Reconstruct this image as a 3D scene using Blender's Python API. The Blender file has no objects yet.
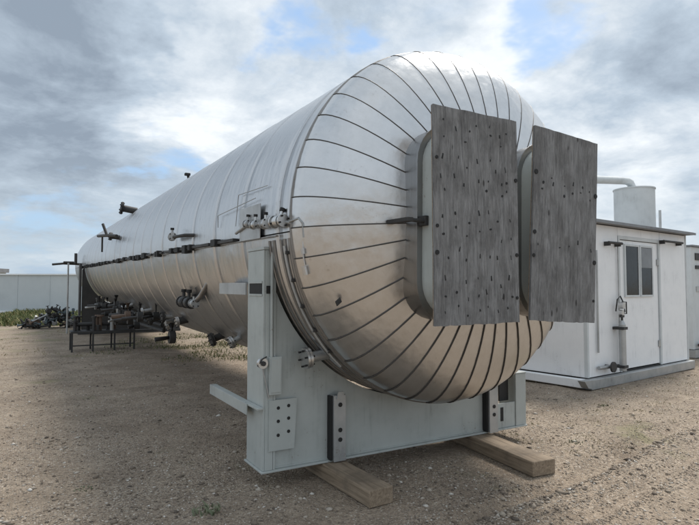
import bpy, math, random
import numpy as np
from mathutils import Vector, Matrix
R = math.radians
random.seed(7)
rng = np.random.default_rng(11)
scene = bpy.context.scene
col = scene.collection

# ------------------------------------------------------------------ camera
cam = bpy.data.cameras.new('camera'); cam_o = bpy.data.objects.new('camera', cam); col.objects.link(cam_o)
cam.sensor_width = 36; cam.lens = 36 * 545 / 699; cam.clip_end = 5000; cam.clip_start = .05
cam_o.location = (-3.162, -4.102, 1.6)
cam_o.rotation_euler = (R(92.6), 0, R(-30.43))
scene.camera = cam_o

# ------------------------------------------------------------------ light
SUN_EL, SUN_AZ = 56, 66          # azimuth from +Y towards +X
scene.view_settings.view_transform = 'Standard'; scene.view_settings.look = 'None'
scene.view_settings.exposure = 0.95; scene.view_settings.gamma = 1
sun = bpy.data.lights.new('sun', 'SUN'); sun_o = bpy.data.objects.new('sun', sun); col.objects.link(sun_o)
sun.energy = 2.0; sun.angle = R(18); sun.color = (1, .95, .88)
sun_o.rotation_euler = (R(90 - SUN_EL), 0, R(-SUN_AZ + 180))
d = Vector((math.sin(R(SUN_AZ)) * math.cos(R(SUN_EL)), math.cos(R(SUN_AZ)) * math.cos(R(SUN_EL)), math.sin(R(SUN_EL))))
sun_o.rotation_euler = d.to_track_quat('Z', 'Y').to_euler()


class NT:
    """tiny node tree writer"""
    def __init__(s, nt): s.nt = nt; nt.nodes.clear()
    def n(s, typ, ins=None, **kw):
        nd = s.nt.nodes.new(typ)
        for k, v in kw.items(): setattr(nd, k, v)
        for k, v in (ins or {}).items():
            so = nd.inputs[k]
            if isinstance(v, bpy.types.NodeSocket): s.nt.links.new(v, so)
            elif isinstance(v, bpy.types.Node): s.nt.links.new(v.outputs[0], so)
            else: so.default_value = v
        return nd
    def m(s, op, a, b=0.0, c=0.0, clamp=False):
        return s.n('ShaderNodeMath', {0: a, 1: b, 2: c}, operation=op, use_clamp=clamp).outputs[0]
    def vm(s, op, a, b=(0, 0, 0), out=0):
        return s.n('ShaderNodeVectorMath', {0: a, 1: b}, operation=op).outputs[out]
    def noise(s, vec, scale, detail=3, rough=.55, out='Fac', dist=0.0):
        ins = {'Scale': scale, 'Detail': detail, 'Roughness': rough, 'Distortion': dist}
        if vec is not None: ins['Vector'] = vec
        return s.n('ShaderNodeTexNoise', ins).outputs[out]
    def ss(s, v, a, b, lo=0.0, hi=1.0):
        return s.n('ShaderNodeMapRange', {'Value': v, 'From Min': a, 'From Max': b, 'To Min': lo, 'To Max': hi}, interpolation_type='SMOOTHSTEP').outputs[0]
    def lin(s, v, a, b, lo=0.0, hi=1.0):
        return s.n('ShaderNodeMapRange', {'Value': v, 'From Min': a, 'From Max': b, 'To Min': lo, 'To Max': hi}).outputs[0]
    def mix(s, f, a, b, bt='MIX'):
        nd = s.n('ShaderNodeMix', data_type='RGBA', blend_type=bt)
        for k, v in ((0, f), (6, a), (7, b)):
            if isinstance(v, bpy.types.NodeSocket): s.nt.links.new(v, nd.inputs[k])
            else:
                nd.inputs[k].default_value = v if k == 0 else (tuple(v) + (1,) if len(v) == 3 else v)
        return nd.outputs[2]
    def scalev(s, vec, sc):
        return s.n('ShaderNodeMapping', {'Vector': vec, 'Scale': sc}).outputs[0]


# ------------------------------------------------------------------ world: sky with broken cloud
w = bpy.data.worlds.new('World'); scene.world = w; w.use_nodes = True
t = NT(w.node_tree)
tc = t.n('ShaderNodeTexCoord').outputs['Generated']
sky = t.n('ShaderNodeTexSky', sky_type='NISHITA', sun_disc=False, sun_elevation=R(SUN_EL), sun_rotation=R(SUN_AZ), air_density=1.2, dust_density=1.5)
sep = t.n('ShaderNodeSeparateXYZ', {0: tc})
zz = t.m('ADD', t.m('MAXIMUM', sep.outputs[2], 0.0), .22)
pl = t.n('ShaderNodeCombineXYZ', {0: t.m('DIVIDE', sep.outputs[0], zz), 1: t.m('DIVIDE', sep.outputs[1], zz), 2: 0.0}).outputs[0]


def cam_dir(u, v):               # compass direction of a cloud seen in the photograph
    f, ya, pi = 545, R(30.43), R(2.6)
    fw = Vector((math.sin(ya) * math.cos(pi), math.cos(ya) * math.cos(pi), math.sin(pi)))
    rr = Vector((math.cos(ya), -math.sin(ya), 0)); uu = rr.cross(fw)
    return (fw + rr * (u - 349.5) / f - uu * (v - 262.5) / f).normalized()


def blob(u, v, rad_in, rad_out):
    c = cam_dir(u, v)
    wd = t.n('ShaderNodeVectorMath', {0: tc, 1: warp}, operation='ADD').outputs[0]
    dist = t.vm('DISTANCE', wd, tuple(c), out=1)
    return t.ss(dist, rad_in, rad_out, 1.0, 0.0)


wn = t.noise(pl, 2.2, 5, .6, out='Color')
warp = t.n('ShaderNodeVectorMath', {0: t.vm('SUBTRACT', wn, (.5, .5, .5)), 'Scale': .42}, operation='SCALE').outputs[0]
n1 = t.noise(pl, 1.35, 9, .58, dist=.4)
n2 = t.noise(t.vm('ADD', pl, (3.7, 1.9, 0)), 1.7, 8, .62, dist=.3)
n3 = t.noise(t.vm('ADD', t.vm('ADD', pl, (9.1, 5.2, 0)), warp), 6.0, 9, .62)


def addall(l):
    s = l[0]
    for x in l[1:]: s = t.m('ADD', s, x)
    return s


blue = addall([blob(545, 22, .01, .12), blob(290, 62, .01, .11), blob(165, 155, .0, .11), blob(60, 225, .0, .14), blob(350, 15, 0, .07)])
gap = t.ss(t.m('ADD', t.m('MULTIPLY', n1, 1.0), t.m('MULTIPLY', blue, -.36)), .06, .40)     # 1 = cloud
dark = addall([blob(30, 70, .12, .48), t.m('MULTIPLY', blob(665, 100, .05, .30), .6), t.m('MULTIPLY', blob(60, 165, 0, .22), .4)])
white = addall([blob(225, 60, .03, .22), blob(490, 45, .03, .16), blob(590, 80, 0, .13), blob(660, 200, 0, .2), blob(150, 110, 0, .16)])
sh = t.m('ADD', t.m('MULTIPLY', t.m('SUBTRACT', n2, .5), 1.8), t.m('MULTIPLY', t.m('SUBTRACT', n3, .5), .5))
sh = t.m('ADD', t.m('ADD', sh, .60), t.m('SUBTRACT', t.m('MULTIPLY', white, .38), t.m('MULTIPLY', dark, .36)), clamp=True)
ccol = t.n('ShaderNodeValToRGB', {0: sh})
cr = ccol.color_ramp
cr.elements[0].position = 0.0; cr.elements[0].color = (1.6, 1.95, 2.4, 1)
cr.elements[1].position = 1.0; cr.elements[1].color = (5.1, 5.35, 5.55, 1)
e = cr.elements.new(.45); e.color = (2.75, 3.25, 3.8, 1)
hz = t.ss(sep.outputs[2], 0.0, .25, 1.0, 0.0)
cc = t.mix(t.m('MULTIPLY', hz, .75), ccol.outputs[0], (3.1, 3.6, 4.0))
bl = t.mix(.7, sky.outputs[0], (1.75, 2.75, 4.2))
fin = t.mix(gap, bl, cc)
bg = t.n('ShaderNodeBackground', {'Color': fin, 'Strength': .1})
t.n('ShaderNodeOutputWorld', {0: bg.outputs[0]})


# ------------------------------------------------------------------ materials
def material(name, build, **kw):
    m = bpy.data.materials.new(name); m.use_nodes = True
    t = NT(m.node_tree)
    b = t.n('ShaderNodeBsdfPrincipled')
    build(t, b)
    for k, v in kw.items(): b.inputs[k.replace('_', ' ')].default_value = v
    t.n('ShaderNodeOutputMaterial', {0: b.outputs[0]})
    return m


def setin(t, b, name, v): t.nt.links.new(v, b.inputs[name])
def bump(t, b, h, strength, dist=.01):
    setin(t, b, 'Normal', t.n('ShaderNodeBump', {'Height': h, 'Strength': strength, 'Distance': dist}).outputs[0])


def m_clad(name, base=.53, warm=0.0, axis=1, sk=.30):
    def f(t, b):
        oc = t.n('ShaderNodeTexCoord').outputs['Object']
        rnd = t.n('ShaderNodeObjectInfo').outputs['Random']
        off = t.vm('ADD', oc, t.n('ShaderNodeCombineXYZ', {0: t.m('MULTIPLY', rnd, 37.0), 1: t.m('MULTIPLY', rnd, 11.0), 2: 0.0}).outputs[0])
        big = t.noise(off, 1.6, 3, .5)
        streak = t.noise(t.scalev(off, (1.2, 20, 1.2) if axis == 1 else (9, 2, 9)), 2.0, 5, .65)
        spot = t.noise(off, 26, 4, .7); wav = t.noise(t.scalev(off, (1.0, 3.0, 1.0)), 5.5, 2, .45)
        k = t.m('ADD', t.m('MULTIPLY', rnd, .035), t.m('ADD', t.m('MULTIPLY', streak, sk), t.m('MULTIPLY', big, .08)))
        c = t.mix(t.lin(k, .02, .42), (base * .80, base * .79, base * .775), (base * 1.12, base * 1.12, base * 1.13))
        dirt = t.ss(t.m('ADD', spot, t.m('MULTIPLY', big, .5)), .88, 1.05)
        c = t.mix(t.m('MULTIPLY', dirt, .3), c, (.25, .21, .17))
        setin(t, b, 'Base Color', c)
        setin(t, b, 'Roughness', t.m('ADD', t.m('MULTIPLY', streak, .20), t.m('ADD', t.m('MULTIPLY', spot, .05), .20)))
        h = t.m('ADD', t.m('ADD', t.m('MULTIPLY', big, 1.6), t.m('MULTIPLY', wav, .30)), t.m('ADD', t.m('MULTIPLY', streak, .07), t.m('MULTIPLY', spot, .004)))
        bump(t, b, h, .6, .028)
    return material(name, f, Metallic=1.0)


M = {}
M['clad'] = m_clad('weathered_aluminium_cladding', sk=.62)
M['gore'] = m_clad('aluminium_head_sheet', base=.68, axis=0)


M['collar'] = m_clad('darkened_collar_sheet', base=.36)  # set apart from the head; darkened partly for the shadow between the boards


def paint(name, c, c2=None, rough=.55, dirt=.35, rust=(.16, .09, .05), metallic=0.0, scale=1.0):
    def f(t, b):
        oc = t.n('ShaderNodeTexCoord').outputs['Object']
        a = t.noise(oc, 3 * scale, 6, .62); s = t.noise(t.scalev(oc, (14, 14, 1.2)), 1.5 * scale, 5, .6); sp = t.noise(oc, 45 * scale, 3, .6)
        col_ = t.mix(t.lin(a, .3, .7), c, c2 or tuple(x * .82 for x in c))
        g = t.ss(t.m('ADD', t.m('MULTIPLY', s, .6), t.m('MULTIPLY', a, .4)), .52, .72)
        col_ = t.mix(t.m('MULTIPLY', g, dirt), col_, tuple(x * .45 for x in c))
        r = t.ss(t.m('ADD', t.m('MULTIPLY', sp, .6), t.m('MULTIPLY', a, .45)), .64, .72)
        col_ = t.mix(t.m('MULTIPLY', r, dirt), col_, rust)
        setin(t, b, 'Base Color', col_)
        setin(t, b, 'Roughness', t.lin(a, .2, .8, rough - .12, rough + .15))
        bump(t, b, t.m('ADD', t.m('MULTIPLY', sp, .3), a), .25, .004)
    return material(name, f, Metallic=metallic)


M['saddle'] = paint('grey_green_painted_steel', (.45, .48, .465), (.38, .405, .39), .5, .55)
M['white'] = paint('white_painted_metal', (.86, .87, .88), (.80, .815, .83), .5, .3)
M['offwhite'] = paint('cream_white_panel', (.62, .65, .66), (.54, .57, .58), .6, .25)
M['galv'] = paint('galvanised_steel', (.50, .51, .51), (.36, .37, .37), .45, .4, metallic=.6)
M['steel'] = paint('stainless_fitting', (.66, .66, .65), (.5, .5, .5), .35, .3, metallic=.9)
M['dark'] = paint('dark_weathered_steel', (.045, .043, .042), (.03, .03, .03), .6, .4)
M['black'] = paint('matte_black', (.012, .012, .012), (.018, .018, .018), .7, .2)
M['brown'] = paint('rusty_steel', (.16, .11, .08), (.10, .07, .055), .75, .5)
M['seal'] = paint('sealant_backing', (.05, .05, .05), (.03, .03, .03), .8, .2)
M['seam'] = paint('seam_lap_shade', (.085, .08, .075), (.06, .055, .05), .5, .3, metallic=.3)  # dark colour stands in for the shadow line along each lap
M['strap'] = paint('dull_strap', (.36, .34, .32), (.22, .21, .20), .45, .5, metallic=.8)
M['roofdark'] = paint('roof_flashing', (.22, .23, .24), (.16, .16, .17), .5, .3)
M['blue'] = paint('faded_blue_paint', (.13, .17, .19), (.09, .12, .13), .7, .5)
M['farwall'] = paint('far_grey_wall', (.58, .62, .64), (.52, .56, .58), .7, .2, scale=.2)


def f_glass(t, b):
    oc = t.n('ShaderNodeTexCoord').outputs['Object']
    setin(t, b, 'Base Color', t.mix(t.noise(oc, 3, 3, .6), (.012, .014, .016), (.04, .045, .05)))
    setin(t, b, 'Roughness', t.lin(t.noise(oc, 8, 3), .3, .7, .05, .2))
M['glass'] = material('dark_window_glass', f_glass, Specular_IOR_Level=.22)


def f_ply(t, b):
    oc = t.n('ShaderNodeTexCoord').outputs['Object']
    rnd = t.n('ShaderNodeObjectInfo').outputs['Random']
    oc = t.vm('ADD', oc, t.n('ShaderNodeCombineXYZ', {0: t.m('MULTIPLY', rnd, 9.0), 1: 0.0, 2: t.m('MULTIPLY', rnd, 5.0)}).outputs[0])
    g = t.noise(t.scalev(oc, (26, 26, 2.0)), 1.8, 10, .76, dist=.8)
    fine = t.noise(t.scalev(oc, (160, 160, 9)), 1.2, 4, .6)
    pat = t.noise(t.scalev(oc, (1.6, 1.6, .8)), 4.0, 7, .7)
    c = t.mix(t.lin(g, .3, .7), (.05, .051, .053), (.32, .322, .326))
    c = t.mix(t.ss(pat, .4, .64, 0, .7), c, (.055, .053, .053))
    c = t.mix(t.lin(fine, .35, .7, 0, .35), c, (.34, .33, .32))
    vo = t.n('ShaderNodeTexVoronoi', {'Vector': t.scalev(oc, (1, 1, .4)), 'Scale': 8.0}).outputs['Distance']
    c = t.mix(t.ss(vo, .05, .11, .8, 0), c, (.02, .018, .017))
    setin(t, b, 'Base Color', c)
    bump(t, b, t.m('ADD', g, t.m('MULTIPLY', fine, .5)), .6, .006)
M['ply'] = material('weathered_grey_plywood', f_ply, Roughness=.85)


def f_timber(t, b):
    oc = t.n('ShaderNodeTexCoord').outputs['Object']
    g = t.noise(t.scalev(oc, (30, 1.6, 30)), 1.4, 7, .65, dist=.5)
    pat = t.noise(oc, 4, 5, .6)
    c = t.mix(t.lin(g, .3, .7), (.15, .108, .07), (.37, .29, .21))
    c = t.mix(t.ss(pat, .45, .7, 0, .6), c, (.12, .095, .07))
    setin(t, b, 'Base Color', c)
    bump(t, b, g, .7, .006)
M['timber'] = material('old_timber', f_timber, Roughness=.85)


def f_ground(t, b):
    g = t.n('ShaderNodeNewGeometry').outputs['Position']
    far = t.vm('DISTANCE', g, (-3.1, -4.1, 0.0), out=1)
    a = t.noise(g, .22, 5, .6); m_ = t.noise(g, 1.6, 8, .7); f_ = t.noise(g, 22, 5, .7)
    v = t.n('ShaderNodeTexVoronoi', {'Vector': g, 'Scale': 55.0, 'Randomness': 1.0})
    v2 = t.n('ShaderNodeTexVoronoi', {'Vector': g, 'Scale': 120.0})
    c = t.mix(t.lin(m_, .36, .64), (.21, .16, .115), (.53, .43, .325))
    c = t.mix(t.ss(a, .35, .65, 0, .5), c, (.46, .36, .265))
    c = t.mix(t.lin(f_, .35, .72, 0, .75), c, (.10, .072, .05))
    st = t.mix(.65, t.n('ShaderNodeSeparateColor', {0: v.outputs['Color']}).outputs[0], (.3, .3, .3))
    pc = t.n('ShaderNodeValToRGB', {0: t.n('ShaderNodeSeparateColor', {0: v.outputs['Color']}).outputs[0]})
    r = pc.color_ramp; r.elements[0].color = (.09, .07, .055, 1); r.elements[1].color = (.72, .66, .58, 1)
    r.elements.new(.5).color = (.25, .20, .155, 1); r.elements.new(.85).color = (.44, .37, .29, 1)
    pk = t.ss(t.noise(g, .9, 5, .6), .36, .56, .25, .9)
    c = t.mix(t.m('MULTIPLY', pk, t.ss(v.outputs['Distance'], .34, .46, 1, 0)), c, pc.outputs[0])
    p2 = t.n('ShaderNodeSeparateColor', {0: v2.outputs['Color']}).outputs[1]
    c = t.mix(t.m('MULTIPLY', t.m('MULTIPLY', pk, t.ss(v2.outputs['Distance'], .3, .42, .8, 0)), t.ss(p2, .55, .6)), c, t.mix(t.ss(p2, .7, .9), (.10, .08, .065), (.62, .57, .50)))
    # the thin green and straw growth
    gr = t.ss(t.m('ADD', t.noise(g, .55, 6, .68), t.lin(far, 4, 30, 0, .13)), .60, .72)
    c = t.mix(t.m('MULTIPLY', gr, .7), c, t.mix(t.noise(g, 9, 4), (.10, .11, .045), (.33, .29, .17)))
    setin(t, b, 'Base Color', c)
    h = t.m('ADD', t.m('MULTIPLY', f_, .8), t.m('ADD', t.m('MULTIPLY', v.outputs['Distance'], -.9), t.m('ADD', t.m('MULTIPLY', v2.outputs['Distance'], -.4), t.m('MULTIPLY', m_, .8))))
    bump(t, b, h, .8, .02)
M['ground'] = material('brown_gravel_dirt', f_ground, Roughness=.95)


def f_stone(t, b):
    g = t.n('ShaderNodeNewGeometry')
    r = t.n('ShaderNodeValToRGB', {0: g.outputs['Random Per Island']})
    cr = r.color_ramp
    cr.elements[0].color = (.08, .062, .05, 1); cr.elements[1].color = (.78, .74, .68, 1); cr.elements[1].position = 1
    cr.elements.new(.3).color = (.24, .19, .145, 1); cr.elements.new(.65).color = (.38, .31, .24, 1); cr.elements.new(.9).color = (.52, .46, .39, 1)
    n = t.noise(g.outputs['Position'], 160, 3)
    setin(t, b, 'Base Color', t.mix(t.lin(n, .3, .7, 0, .35), r.outputs[0], (.12, .10, .08)))
M['stone'] = material('mixed_pebbles', f_stone, Roughness=.85)


def f_grass(t, b):
    g = t.n('ShaderNodeNewGeometry')
    r = t.n('ShaderNodeValToRGB', {0: g.outputs['Random Per Island']})
    cr = r.color_ramp
    cr.elements[0].color = (.05, .075, .022, 1); cr.elements[1].color = (.36, .31, .16, 1)
    cr.elements.new(.55).color = (.10, .13, .04, 1)
    setin(t, b, 'Base Color', r.outputs[0])
M['grass'] = material('dry_green_grass', f_grass, Roughness=.8)


def f_dry(t, b):
    g = t.n('ShaderNodeNewGeometry')
    setin(t, b, 'Base Color', t.mix(g.outputs['Random Per Island'], (.20, .18, .10), (.42, .36, .23)))
M['drygrass'] = material('straw_grass', f_dry, Roughness=.85)


def f_weed(t, b):
    g = t.n('ShaderNodeNewGeometry')
    setin(t, b, 'Base Color', t.mix(g.outputs['Random Per Island'], (.09, .11, .06), (.24, .25, .16)))
M['weed'] = material('dusty_weed_leaf', f_weed, Roughness=.8)


# ------------------------------------------------------------------ mesh builder
class MB:
    def __init__(s): s.v = []; s.f = []; s.sm = []
    def add(s, vs, fs, smooth=False):
        o = len(s.v); s.v += [tuple(x) for x in vs]
        for f in fs: s.f.append([i + o for i in f]); s.sm.append(smooth)
        return s
    def box(s, x0, x1, y0, y1, z0, z1, b=0.0):
        """box with optional chamfer"""
        if b <= 0:
            vs = [(x, y, z) for z in (z0, z1) for y in (y0, y1) for x in (x0, x1)]
            return s.add(vs, [(0, 2, 3, 1), (4, 5, 7, 6), (0, 1, 5, 4), (2, 6, 7, 3), (0, 4, 6, 2), (1, 3, 7, 5)])
        import bmesh
        bm = bmesh.new(); bmesh.ops.create_cube(bm, size=1)
        for v in bm.verts: v.co = (x0 + (v.co.x + .5) * (x1 - x0), y0 + (v.co.y + .5) * (y1 - y0), z0 + (v.co.z + .5) * (z1 - z0))
        bmesh.ops.bevel(bm, geom=bm.edges[:], offset=b, segments=2, affect='EDGES', profile=.5)
        bm.verts.index_update()
        s.add([v.co[:] for v in bm.verts], [[v.index for v in f.verts] for f in bm.faces]); bm.free(); return s
    def prism(s, pts, y0, y1, smooth=False):
        """polygon in XZ extruded along Y"""
        n = len(pts)
        vs = [(x, y0, z) for x, z in pts] + [(x, y1, z) for x, z in pts]
        return s.add(vs, [list(range(n)), list(range(2 * n - 1, n - 1, -1))] + [(i, i + n, (i + 1) % n + n, (i + 1) % n) for i in range(n)])
    def cyl(s, p0, p1, r0, r1=None, n=12, cap=True):
        r1 = r0 if r1 is None else r1
        p0, p1 = Vector(p0), Vector(p1); d = (p1 - p0).normalized()
        a = d.orthogonal().normalized(); b = d.cross(a)
        vs = []
        for p, r in ((p0, r0), (p1, r1)):
            for i in range(n):
                an = 2 * math.pi * i / n; vs.append(tuple(p + (a * math.cos(an) + b * math.sin(an)) * r))
        s.add(vs, [(i, (i + 1) % n, (i + 1) % n + n, i + n) for i in range(n)], True)
        if cap: s.add(vs, [list(range(n - 1, -1, -1)), list(range(n, 2 * n))])
        return s
    def tube(s, pts, r, n=8):
        pts = [Vector(p) for p in pts]; vs = []
        m = len(pts)
        for i, p in enumerate(pts):
            d = (pts[min(i + 1, m - 1)] - pts[max(i - 1, 0)]).normalized()
            ref = Vector((0, 0, 1)) if abs(d.z) < .9 else Vector((1, 0, 0))
            a = d.cross(ref).normalized(); b = d.cross(a)
            for k in range(n):
                an = 2 * math.pi * k / n; vs.append(tuple(p + (a * math.cos(an) + b * math.sin(an)) * r))
        fs = [(i * n + k, i * n + (k + 1) % n, (i + 1) * n + (k + 1) % n, (i + 1) * n + k) for i in range(m - 1) for k in range(n)]
        s.add(vs, fs, True); s.add(vs, [list(range(n - 1, -1, -1)), [(m - 1) * n + k for k in range(n)]]); return s
    def mesh(s, name):
        me = bpy.data.meshes.new(name); me.from_pydata(s.v, [], s.f); me.update()
        me.polygons.foreach_set('use_smooth', s.sm)
        return me


def obj(name, mb, mat, parent=None, loc=(0, 0, 0), rot=(0, 0, 0), kind=None):
    me = mb if isinstance(mb, bpy.types.Mesh) else mb.mesh(name)
    if mat is not None and not me.materials: me.materials.append(M[mat] if isinstance(mat, str) else mat)
    o = bpy.data.objects.new(name, me); col.objects.link(o)
    o.location = loc; o.rotation_euler = rot
    if parent: o.parent = parent
    if kind: o['kind'] = kind
    return o


def tag(o, label, cat, group=None):
    o['label'] = label; o['category'] = cat
    if group: o['group'] = group
    return o


def thing(name, label, cat, loc=(0, 0, 0), rot=(0, 0, 0), group=None):
    o = bpy.data.objects.new(name, None); col.objects.link(o); o.location = loc; o.rotation_euler = rot
    o.empty_display_size = .2
    return tag(o, label, cat, group)


# ------------------------------------------------------------------ ground
def gz(x, y):
    """gentle relief of the yard"""
    z = .012 * np.sin(x * 1.7 + y * .6) * np.sin(y * 1.1 - x * .4) + .008 * np.sin(x * 4.1 - 1.3 * y) * np.sin(y * 3.7 + 1)
    z = z + .006 * np.sin(7.3 * x + 2.2 * y) * np.sin(6.1 * y - 3 * x)
    # wheel ruts crossing the lower right
    for c, wd, dp in ((-1.13, .09, .05), (-1.60, .10, .035), (-2.75, .12, .03), (-3.2, .1, .025)):
        s = y - .165 * x - c + .03 * np.sin(x * 1.7)
        z = z - dp * np.exp(-(s / wd) ** 2) + .022 * np.exp(-((s + .15) / .07) ** 2) + .014 * np.exp(-((s - .14) / .06) ** 2)
    near = np.exp(-((x / 9.0) ** 2 + ((y - 1) / 11.0) ** 2))
    keep = 1 - np.exp(-(((x + .95) / .35) ** 2 + ((y + .1) / 1.0) ** 2) ** 2) - np.exp(-(((x - .6) / .35) ** 2 + ((y + .1) / 1.0) ** 2) ** 2)
    return z * near * np.clip(keep, 0, 1) - .004


def axis_pts(c, inner, step, outer):
    a = list(np.arange(c - inner, c + inner + step / 2, step)); s = step
    hi = a[-1]; lo = a[0]
    while hi < outer: s *= 1.35; hi += s; lo -= s; a.append(hi); a.insert(0, lo)
    return np.array(a)


gx = axis_pts(1.0, 6.0, .045, 1500); gy = axis_pts(1.2, 6.0, .045, 1500)
X, Y = np.meshgrid(gx, gy); Z = gz(X, Y)
nx, ny = len(gx), len(gy)
idx = np.arange(nx * ny).reshape(ny, nx)
quads = np.stack([idx[:-1, :-1], idx[:-1, 1:], idx[1:, 1:], idx[1:, :-1]], -1).reshape(-1, 4)


def fast_mesh(name, v, f, smooth=False):
    me = bpy.data.meshes.new(name); k = f.shape[1]
    me.vertices.add(len(v)); me.vertices.foreach_set('co', v.astype(np.float32).ravel())
    me.loops.add(f.size); me.loops.foreach_set('vertex_index', f.astype(np.int32).ravel())
    me.polygons.add(len(f)); me.polygons.foreach_set('loop_start', np.arange(0, f.size, k, dtype=np.int32))
    me.polygons.foreach_set('loop_total', np.full(len(f), k, np.int32))
    me.update(calc_edges=True); me.validate()
    me.polygons.foreach_set('use_smooth', np.full(len(me.polygons), smooth))
    return me


ground = obj('ground', fast_mesh('ground', np.stack([X.ravel(), Y.ravel(), Z.ravel()], 1), quads, True), 'ground', kind='structure')

# ------------------------------------------------------------------ shed and far setting
A0 = Vector((5.196, 1.547, 0)); SD = Vector((.9933, .1156, 0)); shed_rot = math.atan2(SD.y, SD.x)
# local shed frame: x along the front (0 at the near corner), y back, z up
O = A0 + SD * (-.70)
shed = thing('equipment_shed', 'white metal equipment shed with two dark windows, a low slope roof and skid base', 'shed', O, (0, 0, shed_rot))
W_, D_, H0, H1, HT = 3.67, 5.2, .17, 2.63, 2.62
obj('interior_frame', MB().box(.05, W_ - .05, .05, D_ - .05, H0 + .02, H1 - .03), 'seal', shed)
def panel(name, x0, x1, z0, z1, y0=-.0, y1=.045, mat='white', b=.006): return obj(name, MB().box(x0, x1, y0, y1, z0, z1, b), mat, shed)
panel('wall_panel', 0.004, .982, H0, H1)
dr = panel('door', 1.060, 2.490, H0 + .03, 2.414, .018, .045, 'white')
obj('door_frame', MB().box(.99, 1.05, -.008, .045, H0, 2.48).box(2.50, 2.56, -.008, .045, H0, 2.48).box(1.05, 2.50, -.008, .045, 2.425, 2.48), 'offwhite', shed)
panel('wall_panel', .99, 2.56, 2.482, H1)
panel('wall_panel', 2.572, W_ - .002, H0, H1, mat='white')
sd = obj('wall_panel', MB().box(-.045, -.0, 0.05, 1.7, H0, H1, .004), 'white', shed)
obj('wall_panel', MB().box(-.045, -.0, 1.706, 3.4, H0, H1, .004), 'white', shed)
obj('wall_panel', MB().box(-.045, -.0, 3.406, D_, H0, H1, .004), 'white', shed)
obj('wall_panel', MB().box(W_ + .001, W_ + .045, 0.05, D_, H0, H1, .004), 'white', shed)
obj('wall_panel', MB().box(0, W_, D_ + .001, D_ + .045, H0, H1, .004), 'white', shed)
obj('corner_post', MB().box(-.05, .0, -.01, .048, H0, H1 + .01, .004), 'offwhite', shed)
obj('corner_post', MB().box(W_ + .002, W_ + .05, -.01, .048, H0, H1 + .01, .004), 'offwhite', shed)
rf = obj('roof', MB().box(-.14, W_ + .14, -.14, D_ + .1, H1 + .012, H1 + .05, .006), 'roofdark', shed)
obj('drip_edge', MB().box(-.15, W_ + .15, -.155, -.142, H1 + .008, H1 + .052), 'roofdark', rf)
obj('roof_sheet', MB().box(-.13, W_ + .13, -.12, D_ + .08, H1 + .052, H1 + .065), 'offwhite', rf)
for x0, x1 in ((1.245, 1.70), (1.80, 2.22)):
    wn_ = obj('window', MB().box(x0 - .035, x0, -.012, .02, 1.43, 2.35).box(x1, x1 + .035, -.012, .02, 1.43, 2.35)
              .box(x0, x1, -.012, .02, 1.43, 1.463).box(x0, x1, -.012, .02, 2.318, 2.35), 'offwhite', shed)
    obj('pane', MB().box(x0, x1, -.001, .006, 1.463, 2.318), 'glass', wn_)
obj('blind', MB().box(1.81, 2.21, -.006, -.003, 1.95, 2.31), paint('grey_blind', (.25, .27, .29), None, .6, .1), wn_)
for x0, x1, z in ((.50, .94, 2.335), (2.50, 3.32, 2.46)):
    rb = obj('hood_bar', MB().tube([(x0, -.10, z), (x1, -.10, z)], .022, 8), 'dark', shed)
    for xb in (x0 + .03, x1 - .07): obj('bar_bracket', MB().box(xb, xb + .04, -.1, -.002, z - .05, z + .02, .003), 'dark', rb)
cy = obj('gas_cylinder', MB().cyl((.82, -.13, .22), (.82, -.13, .98), .055, n=16).cyl((.82, -.13, .98), (.82, -.13, 1.05), .055, .022, 16), 'galv', shed)
obj('cylinder_valve', MB().cyl((.82, -.13, 1.051), (.82, -.13, 1.12), .018).box(.77, .87, -.15, -.11, 1.10, 1.14, .005), 'dark', cy)
for z_ in (.90, .27): obj('clamp', MB().box(.75, .89, -.19, -.002, z_, z_ + .045, .004), 'dark', cy)
obj('regulator', MB().cyl((.80, -.10, 1.30), (.80, -.18, 1.30), .055, n=14).cyl((.80, -.10, 1.18), (.80, -.16, 1.18), .045, n=12), 'steel', shed)
obj('hose', MB().tube([(.82, -.14, 1.12), (.88, -.15, 1.2), (.92, -.12, 1.32), (.86, -.09, 1.45), (.78, -.08, 1.40), (.76, -.06, 1.2)], .012, 6), 'dark', shed)
obj('conduit', MB().tube([(.24, -.03, .55), (.24, -.03, 2.2)], .016, 8).tube([(.93, -.03, .3), (.93, -.03, 2.3)], .013, 8), 'galv', shed)
hw = obj('hand_wheel', MB().cyl((.50, -.12, .31), (.50, -.15, .31), .085, n=18).cyl((.50, 0, .31), (.50, -.12, .31), .03), 'dark', shed)
obj('valve_stub', MB().tube([(.20, -.05, .31), (.50, -.07, .31)], .03, 8), 'galv', shed)
obj('door_handle', MB().tube([(1.12, .01, 1.15), (1.12, -.06, 1.15), (1.12, -.06, 1.35), (1.12, .01, 1.35)], .012, 6), 'dark', dr)
for z_ in (.5, 2.0): obj('hinge', MB().box(2.44, 2.50, -.005, .012, z_, z_ + .12, .003), 'galv', dr)
sk = obj('skid_beam', MB().box(-.10, W_ + .08, -.10, .12, 0.0, .155, .008), 'galv', shed)
obj('skid_beam', MB().box(-.22, -.10, .0, D_ + .3, .03, .16, .008), 'white', shed)
obj('floor_edge', MB().box(-.03, W_ - .02, .01, D_ - .02, .158, H0 + .015), 'black', shed)
obj('tow_end', MB().prism([(-.34, .16), (-.105, .16), (-.105, .02), (-.24, .05)], -.12, .0), 'galv', shed)

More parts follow.
